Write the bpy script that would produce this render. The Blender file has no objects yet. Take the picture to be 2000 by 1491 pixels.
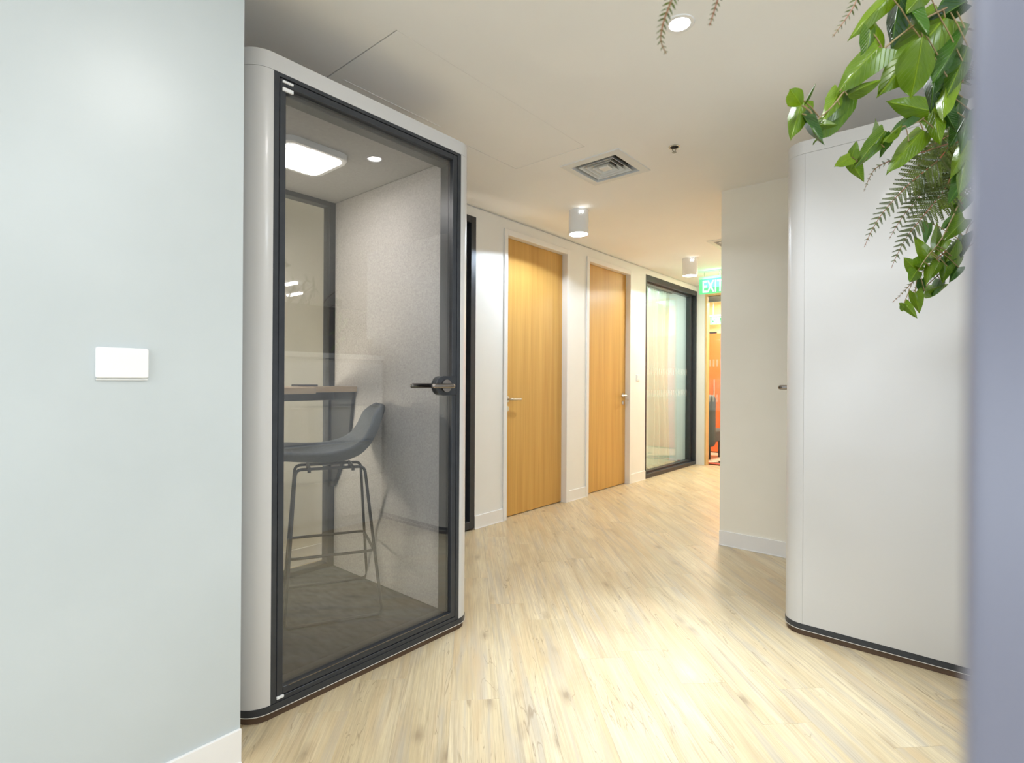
import bpy, bmesh, math, random
from mathutils import Vector, Matrix

# ------------------------------------------------------------------ camera, world, lights, exposure
SC = bpy.context.scene
COL = SC.collection
PI = math.pi
CAM_H = 1.17
F_PX, YAW, PITCH, ROLL = 1047.087, 0.70484, -0.00024, 0.0059617

def cam_axes():
    cy, sy = math.cos(YAW), math.sin(YAW)
    f = Vector((-sy, cy, 0)); r = Vector((cy, sy, 0)); u = Vector((0, 0, 1))
    f2 = f * math.cos(PITCH) + u * math.sin(PITCH); u2 = u * math.cos(PITCH) - f * math.sin(PITCH)
    return r * math.cos(ROLL) + u2 * math.sin(ROLL), u2 * math.cos(ROLL) - r * math.sin(ROLL), f2
CR, CU, CF = cam_axes()
cam = bpy.data.cameras.new('camera'); cam_o = bpy.data.objects.new('camera', cam); COL.objects.link(cam_o)
m = Matrix((CR, CU, -CF)).transposed().to_4x4(); m.translation = (0, 0, CAM_H); cam_o.matrix_world = m
cam.sensor_width = 36; cam.lens = F_PX / 2000 * 36; cam.clip_start = 0.01; cam.clip_end = 60
cam.dof.use_dof = True; cam.dof.focus_distance = 2.3; cam.dof.aperture_fstop = 6.4
SC.camera = cam_o

w = bpy.data.worlds.new('world'); SC.world = w; w.use_nodes = True
w.node_tree.nodes['Background'].inputs[0].default_value = (0.55, 0.6, 0.7, 1)
w.node_tree.nodes['Background'].inputs[1].default_value = 0.15

SC.view_settings.view_transform = 'Standard'; SC.view_settings.look = 'None'
SC.view_settings.gamma = 1; SC.view_settings.use_curve_mapping = False
SC.view_settings.exposure = 1.42
try:
    SC.cycles.use_denoising = True
    SC.cycles.max_bounces = 10; SC.cycles.transparent_max_bounces = 16; SC.cycles.diffuse_bounces = 5
    SC.cycles.caustics_reflective = False; SC.cycles.caustics_refractive = False
    SC.cycles.sample_clamp_indirect = 6
except Exception:
    pass

CEIL = 2.55
COOL = (0.86, 0.94, 1.0); NEUT = (1.0, 0.97, 0.92); WARM = (1.0, 0.86, 0.66)
CANS = [(-2.40, 3.64), (-2.37, 5.84)]
DOWN = (-0.851, 1.982)

def light(name, kind, loc, power, color, size=0.1, rot=(0, 0, 0), **kw):
    l = bpy.data.lights.new(name, kind); l.energy = power; l.color = color
    if kind == 'AREA':
        l.shape = kw.pop('shape', 'SQUARE'); l.size = size
        if 'size_y' in kw: l.size_y = kw.pop('size_y')
    else:
        l.shadow_soft_size = size
    for k, v in kw.items(): setattr(l, k, v)
    o = bpy.data.objects.new(name, l); o.location = loc; o.rotation_euler = rot; COL.objects.link(o)
    return o
# open-plan office behind and beside the camera: added daylight fills, then assumed ceiling luminaires
DAY = (0.80, 0.90, 1.0)
light('window_daylight', 'AREA', (0.6, -3.95, 1.2), 95, DAY, 6.5, rot=(PI / 2 + 0.42, 0, 0), shape='RECTANGLE', size_y=2.2)  # added area fill for unseen daylight, tilted up to brighten the ceiling
light('window_daylight', 'AREA', (5.4, 0.4, 1.2), 62, DAY, 6.0, rot=(PI / 2 + 0.42, 0, PI / 2), shape='RECTANGLE', size_y=2.2)
light('office_light', 'AREA', (1.6, 0.75, 2.52), 22, COOL, 1.2, shape='RECTANGLE', size_y=0.6)
light('office_light', 'AREA', (-0.6, -1.9, 2.52), 12, COOL, 1.2, shape='RECTANGLE', size_y=0.6)
# corridor can lights and the recessed downlight
for (x, y), p, c in zip(CANS, (22, 16), ((0.74, 0.87, 1.0), (0.86, 0.93, 0.95))):
    light('can_lamp', 'SPOT', (x, y, 2.386), p, c, 0.03, spot_size=math.radians(160), spot_blend=0.1)
light('downlight_lamp', 'SPOT', (*DOWN, 2.547), 32, (0.90, 0.95, 1.0), 0.03, spot_size=math.radians(130), spot_blend=0.85)
light('downlight_beam', 'SPOT', (*DOWN, 2.546), 105, (0.78, 0.89, 1.0), 0.03, spot_size=math.radians(48), spot_blend=1.0)
# pod ceiling panel, rooms beyond the glass, two added fills
light('pod_lamp', 'AREA', (-2.345, 1.255, 2.178), 1.2, (1.0, 0.91, 0.83), 0.26)
light('meeting_room_lamp', 'AREA', (-3.75, 6.8, 2.5), 11, (0.82, 0.98, 1.0), 1.0)
light('passage_lamp', 'POINT', (-3.07, 0.82, 1.05), 14, (1.0, 0.90, 0.74), 0.06)  # added light without a fixture, brightens the wall behind the booth
light('office_downlight', 'AREA', (-0.35, 0.75, 2.54), 5, (1.0, 0.98, 0.95), 0.25)  # added unseen fill overhead, lifts the nearby floor, booth and ceiling
light('lounge_lamp', 'AREA', (-2.6, 8.3, 2.5), 34, WARM, 0.9)
light('corridor_far_lamp', 'AREA', (-2.0, 6.9, 2.53), 9, (1.0, 0.94, 0.84), 0.5)

# ------------------------------------------------------------------ materials
def mat(name, color, rough=0.5, metal=0.0, coat=0.0, spec=0.5, emit=None, estr=0.0):
    mm = bpy.data.materials.new(name); mm.use_nodes = True
    b = mm.node_tree.nodes['Principled BSDF']
    b.inputs['Base Color'].default_value = (*color, 1); b.inputs['Roughness'].default_value = rough
    b.inputs['Metallic'].default_value = metal; b.inputs['Coat Weight'].default_value = coat
    b.inputs['Coat Roughness'].default_value = 0.08
    b.inputs['Specular IOR Level'].default_value = spec
    if emit:
        b.inputs['Emission Color'].default_value = (*emit, 1); b.inputs['Emission Strength'].default_value = estr
    return mm

def nodes(mm):
    t = mm.node_tree
    return t, t.nodes['Principled BSDF'], (lambda k: t.nodes.new(k)), t.links.new

def noisy(mm, c1, c2, scale=(1, 1, 1), nscale=8, detail=4, bump=0.0, bscale=None):
    """procedural two-tone noise in object space, with optional fine bump"""
    t, b, N, L = nodes(mm)
    tc = N('ShaderNodeTexCoord'); mp = N('ShaderNodeMapping'); mp.inputs['Scale'].default_value = scale
    nz = N('ShaderNodeTexNoise'); nz.inputs['Scale'].default_value = nscale; nz.inputs['Detail'].default_value = detail
    rp = N('ShaderNodeValToRGB'); rp.color_ramp.elements[0].color = (*c1, 1); rp.color_ramp.elements[1].color = (*c2, 1)
    rp.color_ramp.elements[0].position = 0.3; rp.color_ramp.elements[1].position = 0.7
    L(tc.outputs['Object'], mp.inputs['Vector']); L(mp.outputs[0], nz.inputs['Vector'])
    L(nz.outputs[0], rp.inputs[0]); L(rp.outputs[0], b.inputs['Base Color'])
    if bump:
        n2 = N('ShaderNodeTexNoise'); n2.inputs['Scale'].default_value = bscale or nscale * 6
        bp = N('ShaderNodeBump'); bp.inputs['Strength'].default_value = bump; bp.inputs['Distance'].default_value = 0.002
        L(mp.outputs[0], n2.inputs['Vector']); L(n2.outputs[0], bp.inputs['Height']); L(bp.outputs[0], b.inputs['Normal'])
    return mm

M = {}
M['wall'] = noisy(mat('wall_paint', (0.8, 0.8, 0.77), 0.42), (0.80, 0.80, 0.785), (0.83, 0.83, 0.815), nscale=3, bump=0.05, bscale=180)
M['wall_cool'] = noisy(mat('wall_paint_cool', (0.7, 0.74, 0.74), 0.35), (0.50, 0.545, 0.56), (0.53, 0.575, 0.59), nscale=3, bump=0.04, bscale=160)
M['wall_warm'] = noisy(mat('wall_paint_warm', (0.8, 0.75, 0.64), 0.5), (0.85, 0.81, 0.71), (0.88, 0.84, 0.74), nscale=3, bump=0.05, bscale=180)
M['ceiling'] = noisy(mat('ceiling_paint', (0.8, 0.78, 0.72), 0.85), (0.87, 0.865, 0.845), (0.89, 0.885, 0.865), nscale=2)
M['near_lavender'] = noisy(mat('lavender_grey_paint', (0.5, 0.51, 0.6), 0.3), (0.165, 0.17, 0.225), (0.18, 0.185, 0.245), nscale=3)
M['trim'] = noisy(mat('trim_paint', (0.82, 0.81, 0.8), 0.35), (0.81, 0.80, 0.79), (0.84, 0.83, 0.82), nscale=4)
M['pod_white'] = noisy(mat('pod_lacquer', (0.8, 0.78, 0.75), 0.34, coat=0.12), (0.575, 0.57, 0.565), (0.60, 0.595, 0.59), nscale=2)
M['dark_frame'] = noisy(mat('anthracite_metal', (0.035, 0.04, 0.048), 0.38, metal=0.25), (0.034, 0.038, 0.046), (0.042, 0.047, 0.056), nscale=20)
M['black_gap'] = mat('black_gasket', (0.006, 0.006, 0.008), 0.6)
M['dark_recess'] = mat('recess_dark', (0.03, 0.028, 0.026), 0.8)
M['plinth'] = noisy(mat('pod_plinth', (0.05, 0.03, 0.02), 0.6), (0.085, 0.05, 0.03), (0.11, 0.066, 0.04), nscale=12)
M['lip'] = mat('pale_lip', (0.75, 0.74, 0.72), 0.3, metal=0.3)
M['felt'] = noisy(mat('grey_felt', (0.5, 0.45, 0.41), 0.95, spec=0.1), (0.465, 0.45, 0.44), (0.635, 0.615, 0.60), nscale=150, detail=8, bump=0.3, bscale=260)
M['felt_ceiling'] = noisy(mat('felt_ceiling', (0.4, 0.38, 0.36), 0.95, spec=0.1), (0.37, 0.365, 0.36), (0.43, 0.425, 0.42), nscale=60, detail=6)
M['carpet'] = noisy(mat('carpet', (0.06, 0.06, 0.06), 0.95, spec=0.1), (0.05, 0.052, 0.056), (0.09, 0.092, 0.097), scale=(1, 3, 1), nscale=14, detail=6)
M['chrome'] = mat('brushed_steel', (0.62, 0.60, 0.57), 0.22, metal=1)
M['gunmetal'] = mat('dark_nickel', (0.30, 0.28, 0.27), 0.18, metal=1)
M['stool_metal'] = mat('stool_rod', (0.045, 0.047, 0.05), 0.4, metal=0.5)
M['stool_fabric'] = noisy(mat('stool_fabric', (0.12, 0.13, 0.15), 0.85), (0.115, 0.13, 0.15), (0.16, 0.18, 0.205), nscale=90, bump=0.2, bscale=300)
M['desk_wood'] = noisy(mat('desk_wood', (0.55, 0.40, 0.26), 0.45), (0.46, 0.33, 0.21), (0.60, 0.45, 0.30), scale=(14, 1.5, 14), nscale=3)
M['plastic_white'] = noisy(mat('white_plastic', (0.82, 0.83, 0.84), 0.25), (0.81, 0.82, 0.83), (0.84, 0.85, 0.86), nscale=4)
M['lamp_on'] = mat('lamp_lit', (1, 1, 1), 0.5, emit=(1, 0.99, 0.97), estr=14)
M['panel_on'] = mat('panel_lit', (1, 1, 1), 0.5, emit=(1.0, 0.94, 0.86), estr=5)
M['diffuser_metal'] = noisy(mat('grille_enamel', (0.72, 0.74, 0.74), 0.45), (0.70, 0.72, 0.72), (0.74, 0.76, 0.76), nscale=5)
M['exit_green'] = mat('exit_panel', (0.2, 0.7, 0.4), 0.3, emit=(0.045, 0.50, 0.13), estr=0.42)
M['exit_letters'] = mat('exit_letters', (0.8, 1, 0.9), 0.3, emit=(0.55, 1.0, 0.74), estr=0.62)
M['orange'] = noisy(mat('orange_film', (0.8, 0.16, 0.04), 0.4), (0.78, 0.15, 0.035), (0.84, 0.18, 0.05), nscale=3)
M['lounge_wall'] = noisy(mat('cream_wall', (0.85, 0.68, 0.40), 0.6), (0.83, 0.66, 0.38), (0.87, 0.70, 0.42), nscale=2)
M['lounge_floor'] = noisy(mat('pink_floor', (0.72, 0.42, 0.33), 0.4), (0.74, 0.56, 0.47), (0.80, 0.62, 0.53), nscale=3)
M['rug'] = noisy(mat('red_rug', (0.5, 0.05, 0.04), 0.95), (0.18, 0.07, 0.05), (0.6, 0.06, 0.04), nscale=9)
M['sofa'] = noisy(mat('grey_upholstery', (0.07, 0.075, 0.08), 0.9), (0.06, 0.066, 0.07), (0.085, 0.09, 0.097), nscale=60, bump=0.2)
M['frame_wood'] = noisy(mat('frame_wood', (0.7, 0.48, 0.22), 0.45), (0.64, 0.43, 0.19), (0.74, 0.52, 0.25), scale=(20, 20, 1.5), nscale=3)
M['frost'] = mat('frost_film', (0.85, 0.88, 0.86), 0.7)
M['frost'].node_tree.nodes['Principled BSDF'].inputs['Alpha'].default_value = 0.15
M['terracotta'] = noisy(mat('planter_enamel', (0.6, 0.6, 0.6), 0.5), (0.05, 0.05, 0.052), (0.07, 0.07, 0.072), nscale=5)
M['soil'] = noisy(mat('soil', (0.04, 0.03, 0.02), 0.95), (0.03, 0.022, 0.015), (0.06, 0.045, 0.03), nscale=30)
M['vine_stem'] = noisy(mat('vine_stem', (0.2, 0.13, 0.05), 0.5), (0.16, 0.10, 0.04), (0.25, 0.19, 0.07), nscale=25)
M['rachis'] = noisy(mat('fern_rachis', (0.25, 0.08, 0.04), 0.5), (0.30, 0.07, 0.035), (0.16, 0.12, 0.04), nscale=18)
M['dark_blind'] = noisy(mat('dark_blind', (0.02, 0.024, 0.03), 0.6), (0.018, 0.022, 0.028), (0.026, 0.03, 0.038), nscale=6)  # darkness of the unlit room behind the glazing, put into the colour
M['office_wall'] = noisy(mat('office_wall', (0.5, 0.47, 0.42), 0.7), (0.10, 0.085, 0.07), (0.13, 0.11, 0.09), nscale=2)

def glass(name, tint, gloss=1.0, ior=1.52):
    """thin architectural pane: tinted see-through with a true Fresnel mirror on each face"""
    mm = bpy.data.materials.new(name); mm.use_nodes = True
    t = mm.node_tree; t.nodes.clear(); N = t.nodes.new; L = t.links.new
    out = N('ShaderNodeOutputMaterial'); mx = N('ShaderNodeMixShader'); tr = N('ShaderNodeBsdfTransparent'); gl = N('ShaderNodeBsdfGlossy')
    fr = N('ShaderNodeFresnel'); fr.inputs['IOR'].default_value = ior
    tr.inputs[0].default_value = (*tint, 1); gl.inputs['Roughness'].default_value = 0.004
    gl.inputs['Color'].default_value = (gloss, gloss, gloss, 1)
    ge = N('ShaderNodeNewGeometry'); mr = N('ShaderNodeMapRange'); mr.inputs[3].default_value = ior; mr.inputs[4].default_value = 1 / ior
    L(ge.outputs['Backfacing'], mr.inputs[0]); L(mr.outputs[0], fr.inputs['IOR'])
    L(fr.outputs[0], mx.inputs[0]); L(tr.outputs[0], mx.inputs[1]); L(gl.outputs[0], mx.inputs[2]); L(mx.outputs[0], out.inputs[0])
    return mm
M['glass_pod'] = glass('pod_glass', (0.85, 0.86, 0.87), ior=1.72)
M['glass_back'] = glass('pod_back_glass', (0.95, 0.95, 0.93))
M['glass_window'] = glass('window_glass', (0.94, 0.98, 0.95), ior=1.36)
M['glass_dark'] = glass('dark_window_glass', (0.5, 0.53, 0.58))

def curtain_mat():
    mm = mat('sheer_curtain', (0.84, 0.88, 0.84), 0.9)
    t, b, N, L = nodes(mm)
    tl = N('ShaderNodeBsdfTranslucent'); tl.inputs[0].default_value = (0.85, 0.88, 0.78, 1)
    mx = N('ShaderNodeMixShader'); mx.inputs[0].default_value = 0.22
    L(b.outputs[0], mx.inputs[1]); L(tl.outputs[0], mx.inputs[2]); L(mx.outputs[0], t.nodes['Material Output'].inputs[0])
    return mm
M['curtain'] = curtain_mat()

def wood_floor():
    mm = mat('oak_vinyl', (0.6, 0.48, 0.32), 0.36)
    t, b, N, L = nodes(mm)
    def math_(op, a=None, bb=None, v=None):
        n = N('ShaderNodeMath'); n.operation = op
        for i, s in enumerate((a, bb)):
            if s is None: continue
            if isinstance(s, (int, float)): n.inputs[i].default_value = s
            else: L(s, n.inputs[i])
        return n.outputs[0]
    def ramp(src, stops):
        r = N('ShaderNodeValToRGB'); e = r.color_ramp.elements
        while len(e) < len(stops): e.new(0.5)
        for el, (p, c) in zip(e, stops):
            el.position = p; el.color = (*c, 1) if len(c) == 3 else c
        L(src, r.inputs[0]); return r.outputs[0]
    def mix(fac, a, bcol, mode='MIX'):
        n = N('ShaderNodeMix'); n.data_type = 'RGBA'; n.blend_type = mode
        for s, i in ((fac, 0), (a, 6), (bcol, 7)):
            if isinstance(s, (int, float)): n.inputs[i].default_value = s
            elif isinstance(s, tuple): n.inputs[i].default_value = (*s, 1)
            else: L(s, n.inputs[i])
        return n.outputs[2]
    tc = N('ShaderNodeTexCoord'); oi = N('ShaderNodeObjectInfo')
    vm = N('ShaderNodeVectorMath'); vm.operation = 'SCALE'; vm.inputs[0].default_value = (37.0, 19.0, 11.0)
    L(oi.outputs['Random'], vm.inputs['Scale'])
    ad = N('ShaderNodeVectorMath'); ad.operation = 'ADD'; L(tc.outputs['Object'], ad.inputs[0]); L(vm.outputs[0], ad.inputs[1])
    def mapped(sc):
        mp = N('ShaderNodeMapping'); mp.inputs['Scale'].default_value = sc; L(ad.outputs[0], mp.inputs['Vector']); return mp.outputs[0]
    def noise(sc, scale, det=5, dist=0.0, rough=0.55):
        n = N('ShaderNodeTexNoise'); n.inputs['Scale'].default_value = scale; n.inputs['Detail'].default_value = det
        n.inputs['Distortion'].default_value = dist; n.inputs['Roughness'].default_value = rough
        L(mapped(sc), n.inputs['Vector']); return n.outputs[0]
    tone = noise((1.2, 7, 1), 1.6, 3, 0.6)
    base = ramp(tone, [(0.28, (0.56, 0.445, 0.265)), (0.48, (0.67, 0.56, 0.355)), (0.72, (0.75, 0.65, 0.455))])
    grain = noise((1.3, 52, 1), 2.6, 10, 0.7, 0.72)
    c = mix(math_('MULTIPLY', ramp(grain, [(0.34, (1, 1, 1)), (0.60, (0, 0, 0))]), 0.62), base, (0.40, 0.31, 0.205))
    grey = noise((0.8, 11, 1), 1.7, 4, 0.8)
    c = mix(math_('MULTIPLY', ramp(grey, [(0.50, (0, 0, 0)), (0.66, (1, 1, 1))]), 0.55), c, (0.44, 0.40, 0.345))
    warm = noise((0.9, 9, 3), 1.3, 3, 0.4)
    c = mix(math_('MULTIPLY', ramp(warm, [(0.50, (0, 0, 0)), (0.70, (1, 1, 1))]), 0.55), c, (0.60, 0.43, 0.235))
    streak = noise((0.55, 24, 5), 2.0, 6, 1.2, 0.6)
    c = mix(math_('MULTIPLY', ramp(streak, [(0.56, (0, 0, 0)), (0.66, (1, 1, 1))]), 0.42), c, (0.36, 0.27, 0.17))
    # hairline checks
    ck = noise((0.9, 10, 1), 1.5, 2, 1.6)
    ridge = math_('ABSOLUTE', math_('SUBTRACT', ck, 0.5))
    msk = ramp(noise((1.5, 6, 2), 1.3, 2), [(0.50, (0, 0, 0)), (0.58, (1, 1, 1))])
    line = ramp(ridge, [(0.0, (1, 1, 1)), (0.012, (0, 0, 0))])
    c = mix(math_('MULTIPLY', math_('MULTIPLY', line, msk), 0.65), c, (0.27, 0.19, 0.11))
    # knots
    vo = N('ShaderNodeTexVoronoi'); vo.inputs['Scale'].default_value = 1.0; L(mapped((3.4, 8.2, 1)), vo.inputs['Vector'])
    dn = noise((6, 14, 1), 2.0, 3)
    kd = math_('ADD', vo.outputs['Distance'], math_('MULTIPLY', math_('SUBTRACT', dn, 0.5), 0.22))
    kn = ramp(kd, [(0.03, (1, 1, 1)), (0.12, (0.4, 0.4, 0.4)), (0.24, (0, 0, 0))])
    pick = ramp(vo.outputs['Color'], [(0.42, (0, 0, 0)), (0.50, (1, 1, 1))])
    c = mix(math_('MULTIPLY', math_('MULTIPLY', kn, pick), 0.55), c, (0.20, 0.13, 0.08))
    # per-plank tint
    rnd = ramp(oi.outputs['Random'], [(0.0, (0.95, 0.94, 0.92)), (0.5, (1.0, 1.0, 1.0)), (1.0, (1.03, 1.025, 1.02))])
    c = mix(1.0, c, rnd, 'MULTIPLY')
    L(c, b.inputs['Base Color'])
    bp = N('ShaderNodeBump'); bp.inputs['Strength'].default_value = 0.12; bp.inputs['Distance'].default_value = 0.001
    L(grain, bp.inputs['Height']); L(bp.outputs[0], b.inputs['Normal'])
    rr = N('ShaderNodeMapRange'); rr.inputs[3].default_value = 0.30; rr.inputs[4].default_value = 0.46
    L(grain, rr.inputs[0]); L(rr.outputs[0], b.inputs['Roughness'])
    return mm
M['floor'] = wood_floor()

def door_wood():
    mm = mat('oak_veneer', (0.6, 0.34, 0.12), 0.4)
    t, b, N, L = nodes(mm)
    tc = N('ShaderNodeTexCoord'); mp = N('ShaderNodeMapping'); mp.inputs['Scale'].default_value = (8, 14, 0.55)
    n1 = N('ShaderNodeTexNoise'); n1.inputs['Scale'].default_value = 1.0; n1.inputs['Detail'].default_value = 3
    mp2 = N('ShaderNodeMapping'); mp2.inputs['Scale'].default_value = (60, 70, 1.1)
    n2 = N('ShaderNodeTexNoise'); n2.inputs['Scale'].default_value = 1.5; n2.inputs['Detail'].default_value = 7
    r1 = N('ShaderNodeValToRGB'); e = r1.color_ramp.elements
    e[0].position = 0.3; e[0].color = (0.55, 0.30, 0.068, 1); e[1].position = 0.7; e[1].color = (0.65, 0.385, 0.105, 1)
    r2 = N('ShaderNodeValToRGB'); e = r2.color_ramp.elements
    e[0].position = 0.35; e[0].color = (0.93, 0.915, 0.90, 1); e[1].position = 0.65; e[1].color = (1.03, 1.03, 1.03, 1)
    mx = N('ShaderNodeMix'); mx.data_type = 'RGBA'; mx.blend_type = 'MULTIPLY'; mx.inputs[0].default_value = 1
    L(tc.outputs['Object'], mp.inputs[0]); L(tc.outputs['Object'], mp2.inputs[0]); L(mp.outputs[0], n1.inputs['Vector']); L(mp2.outputs[0], n2.inputs['Vector'])
    L(n1.outputs[0], r1.inputs[0]); L(n2.outputs[0], r2.inputs[0]); L(r1.outputs[0], mx.inputs[6]); L(r2.outputs[0], mx.inputs[7])
    L(mx.outputs[2], b.inputs['Base Color'])
    return mm
M['door_wood'] = door_wood()

def leaf_mat(name, c_lo, c_hi, vein, transl):
    mm = mat(name, c_lo, 0.30)
    t, b, N, L = nodes(mm)
    tc = N('ShaderNodeTexCoord'); sp = N('ShaderNodeSeparateXYZ'); L(tc.outputs['Object'], sp.inputs[0])
    def math_(op, a, bb=0.0):
        n = N('ShaderNodeMath'); n.operation = op
        for i, s in enumerate((a, bb)):
            if isinstance(s, (int, float)): n.inputs[i].default_value = s
            else: L(s, n.inputs[i])
        return n.outputs[0]
    ax = math_('ABSOLUTE', sp.outputs[0])
    side = math_('SINE', math_('MULTIPLY', math_('SUBTRACT', sp.outputs[1], math_('MULTIPLY', ax, 0.8)), 52))
    sv = N('ShaderNodeMapRange'); sv.inputs[1].default_value = 0.80; sv.inputs[2].default_value = 1.0; L(side, sv.inputs[0])
    mr = N('ShaderNodeMapRange'); mr.inputs[1].default_value = 0.03; mr.inputs[2].default_value = 0.008; L(ax, mr.inputs[0])
    v = math_('MAXIMUM', math_('MULTIPLY', sv.outputs[0], 0.38), mr.outputs[0])
    nz = N('ShaderNodeTexNoise'); nz.inputs['Scale'].default_value = 3.5; L(tc.outputs['Object'], nz.inputs['Vector'])
    oi = N('ShaderNodeObjectInfo')
    f = math_('ADD', math_('MULTIPLY', nz.outputs[0], 0.6), math_('MULTIPLY', oi.outputs['Random'], 0.7))
    rp = N('ShaderNodeValToRGB'); rp.color_ramp.elements[0].position = 0.25; rp.color_ramp.elements[1].position = 0.95
    rp.color_ramp.elements[0].color = (*c_lo, 1); rp.color_ramp.elements[1].color = (*c_hi, 1); L(f, rp.inputs[0])
    mx = N('ShaderNodeMix'); mx.data_type = 'RGBA'; L(v, mx.inputs[0]); L(rp.outputs[0], mx.inputs[6]); mx.inputs[7].default_value = (*vein, 1)
    L(mx.outputs[2], b.inputs['Base Color'])
    bp = N('ShaderNodeBump'); bp.inputs['Strength'].default_value = 0.4; bp.inputs['Distance'].default_value = 0.02
    L(v, bp.inputs['Height']); L(bp.outputs[0], b.inputs['Normal'])
    tl = N('ShaderNodeBsdfTranslucent'); L(mx.outputs[2], tl.inputs[0])
    ms = N('ShaderNodeMixShader'); ms.inputs[0].default_value = transl
    L(b.outputs[0], ms.inputs[1]); L(tl.outputs[0], ms.inputs[2]); L(ms.outputs[0], t.nodes['Material Output'].inputs[0])
    return mm
M['leaf'] = leaf_mat('vine_leaf', (0.045, 0.115, 0.004), (0.15, 0.255, 0.006), (0.19, 0.30, 0.012), 0.33)
M['leaf_dark'] = leaf_mat('vine_leaf_dark', (0.012, 0.05, 0.006), (0.04, 0.12, 0.008), (0.08, 0.18, 0.015), 0.22)
M['fern'] = leaf_mat('fern_leaflet', (0.035, 0.062, 0.006), (0.095, 0.135, 0.010), (0.07, 0.08, 0.01), 0.22)

# ------------------------------------------------------------------ mesh helpers
OFF = {}
def off_of(o): return OFF.get(o.name, Vector((0, 0, 0)))

def box(bm, x0, x1, y0, y1, z0, z1, bev=0.0, seg=2):
    r = bmesh.ops.create_cube(bm, size=1.0)
    for v in r['verts']:
        v.co = Vector((x0 + (v.co.x + 0.5) * (x1 - x0), y0 + (v.co.y + 0.5) * (y1 - y0), z0 + (v.co.z + 0.5) * (z1 - z0)))
    if bev:
        ed = {e for v in r['verts'] for e in v.link_edges}
        bmesh.ops.bevel(bm, geom=list(ed), offset=bev, segments=seg, affect='EDGES', profile=0.5)

def cyl(bm, c, r, h, seg=32, r2=None, axis='Z', caps=True):
    """cylinder from c along axis for h"""
    rr = bmesh.ops.create_cone(bm, cap_ends=caps, segments=seg, radius1=r, radius2=r if r2 is None else r2, depth=h)
    mt = Matrix.Translation((0, 0, h / 2))
    if axis == 'X': mt = Matrix.Rotation(PI / 2, 4, 'Y') @ mt
    if axis == 'Y': mt = Matrix.Rotation(-PI / 2, 4, 'X') @ mt
    bmesh.ops.transform(bm, matrix=Matrix.Translation(c) @ mt, verts=rr['verts'])

def lathe(bm, c, prof, seg=40, axis='Z'):
    """revolve (r, z) profile about a vertical axis at c"""
    rings = []
    for r, z in prof:
        rings.append([bm.verts.new((c[0] + r * math.cos(2 * PI * k / seg), c[1] + r * math.sin(2 * PI * k / seg), c[2] + z)) for k in range(seg)] if r > 1e-6
                     else [bm.verts.new((c[0], c[1], c[2] + z))])
    for a, b_ in zip(rings, rings[1:]):
        for k in range(seg):
            k2 = (k + 1) % seg
            if len(a) > 1 and len(b_) > 1: bm.faces.new((a[k], a[k2], b_[k2], b_[k]))
            elif len(a) > 1: bm.faces.new((a[k], a[k2], b_[0]))
            elif len(b_) > 1: bm.faces.new((a[0], b_[k2], b_[k]))
    bmesh.ops.recalc_face_normals(bm, faces=bm.faces)

def prism(bm, pts, z0, z1, bev_top=0.0, bev_bot=0.0, seg=5):
    """extrude a plan polygon; optional rounding of the top / bottom edge"""
    lo = [bm.verts.new((x, y, z0)) for x, y in pts]; hi = [bm.verts.new((x, y, z1)) for x, y in pts]
    n = len(pts)
    bm.faces.new(lo[::-1]); bm.faces.new(hi)
    for k in range(n): bm.faces.new((lo[k], lo[(k + 1) % n], hi[(k + 1) % n], hi[k]))
    bm.edges.ensure_lookup_table()
    for vs, bv in ((hi, bev_top), (lo, bev_bot)):
        if bv:
            ed = [bm.edges.get((vs[k], vs[(k + 1) % n])) for k in range(n)]
            bmesh.ops.bevel(bm, geom=[e for e in ed if e], offset=bv, segments=seg, affect='EDGES', profile=0.5)

def tube(bm, pts, r, seg=10, r_end=None, cap=True):
    pts = [Vector(p) for p in pts]; n = len(pts); rings = []
    t0 = (pts[1] - pts[0]).normalized()
    up = Vector((0, 0, 1)) if abs(t0.z) < 0.9 else Vector((1, 0, 0))
    nrm = t0.cross(up).normalized()
    for i, p in enumerate(pts):
        t = ((pts[min(i + 1, n - 1)] - p).normalized() + (p - pts[max(i - 1, 0)]).normalized())
        t = t.normalized() if t.length > 1e-6 else t0
        nrm = (nrm - t * nrm.dot(t)); nrm = nrm.normalized() if nrm.length > 1e-6 else t.orthogonal().normalized()
        bn = t.cross(nrm); rad = r if r_end is None else r + (r_end - r) * i / (n - 1)
        rings.append([bm.verts.new(p + (nrm * math.cos(2 * PI * k / seg) + bn * math.sin(2 * PI * k / seg)) * rad) for k in range(seg)])
    for a, b_ in zip(rings, rings[1:]):
        for k in range(seg): bm.faces.new((a[k], a[(k + 1) % seg], b_[(k + 1) % seg], b_[k]))
    if cap:
        bm.faces.new(rings[0][::-1]); bm.faces.new(rings[-1])

def smooth_path(pts, n=6):
    """Catmull-Rom through the points"""
    P = [Vector(p) for p in pts]; P = [2 * P[0] - P[1]] + P + [2 * P[-1] - P[-2]]; out = []
    for i in range(1, len(P) - 2):
        for k in range(n):
            t = k / n; a, b_, c, d = P[i - 1:i + 3]
            out.append(0.5 * ((2 * b_) + (c - a) * t + (2 * a - 5 * b_ + 4 * c - d) * t * t + (3 * b_ - a - 3 * c + d) * t ** 3))
    return out + [P[-2]]

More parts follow.
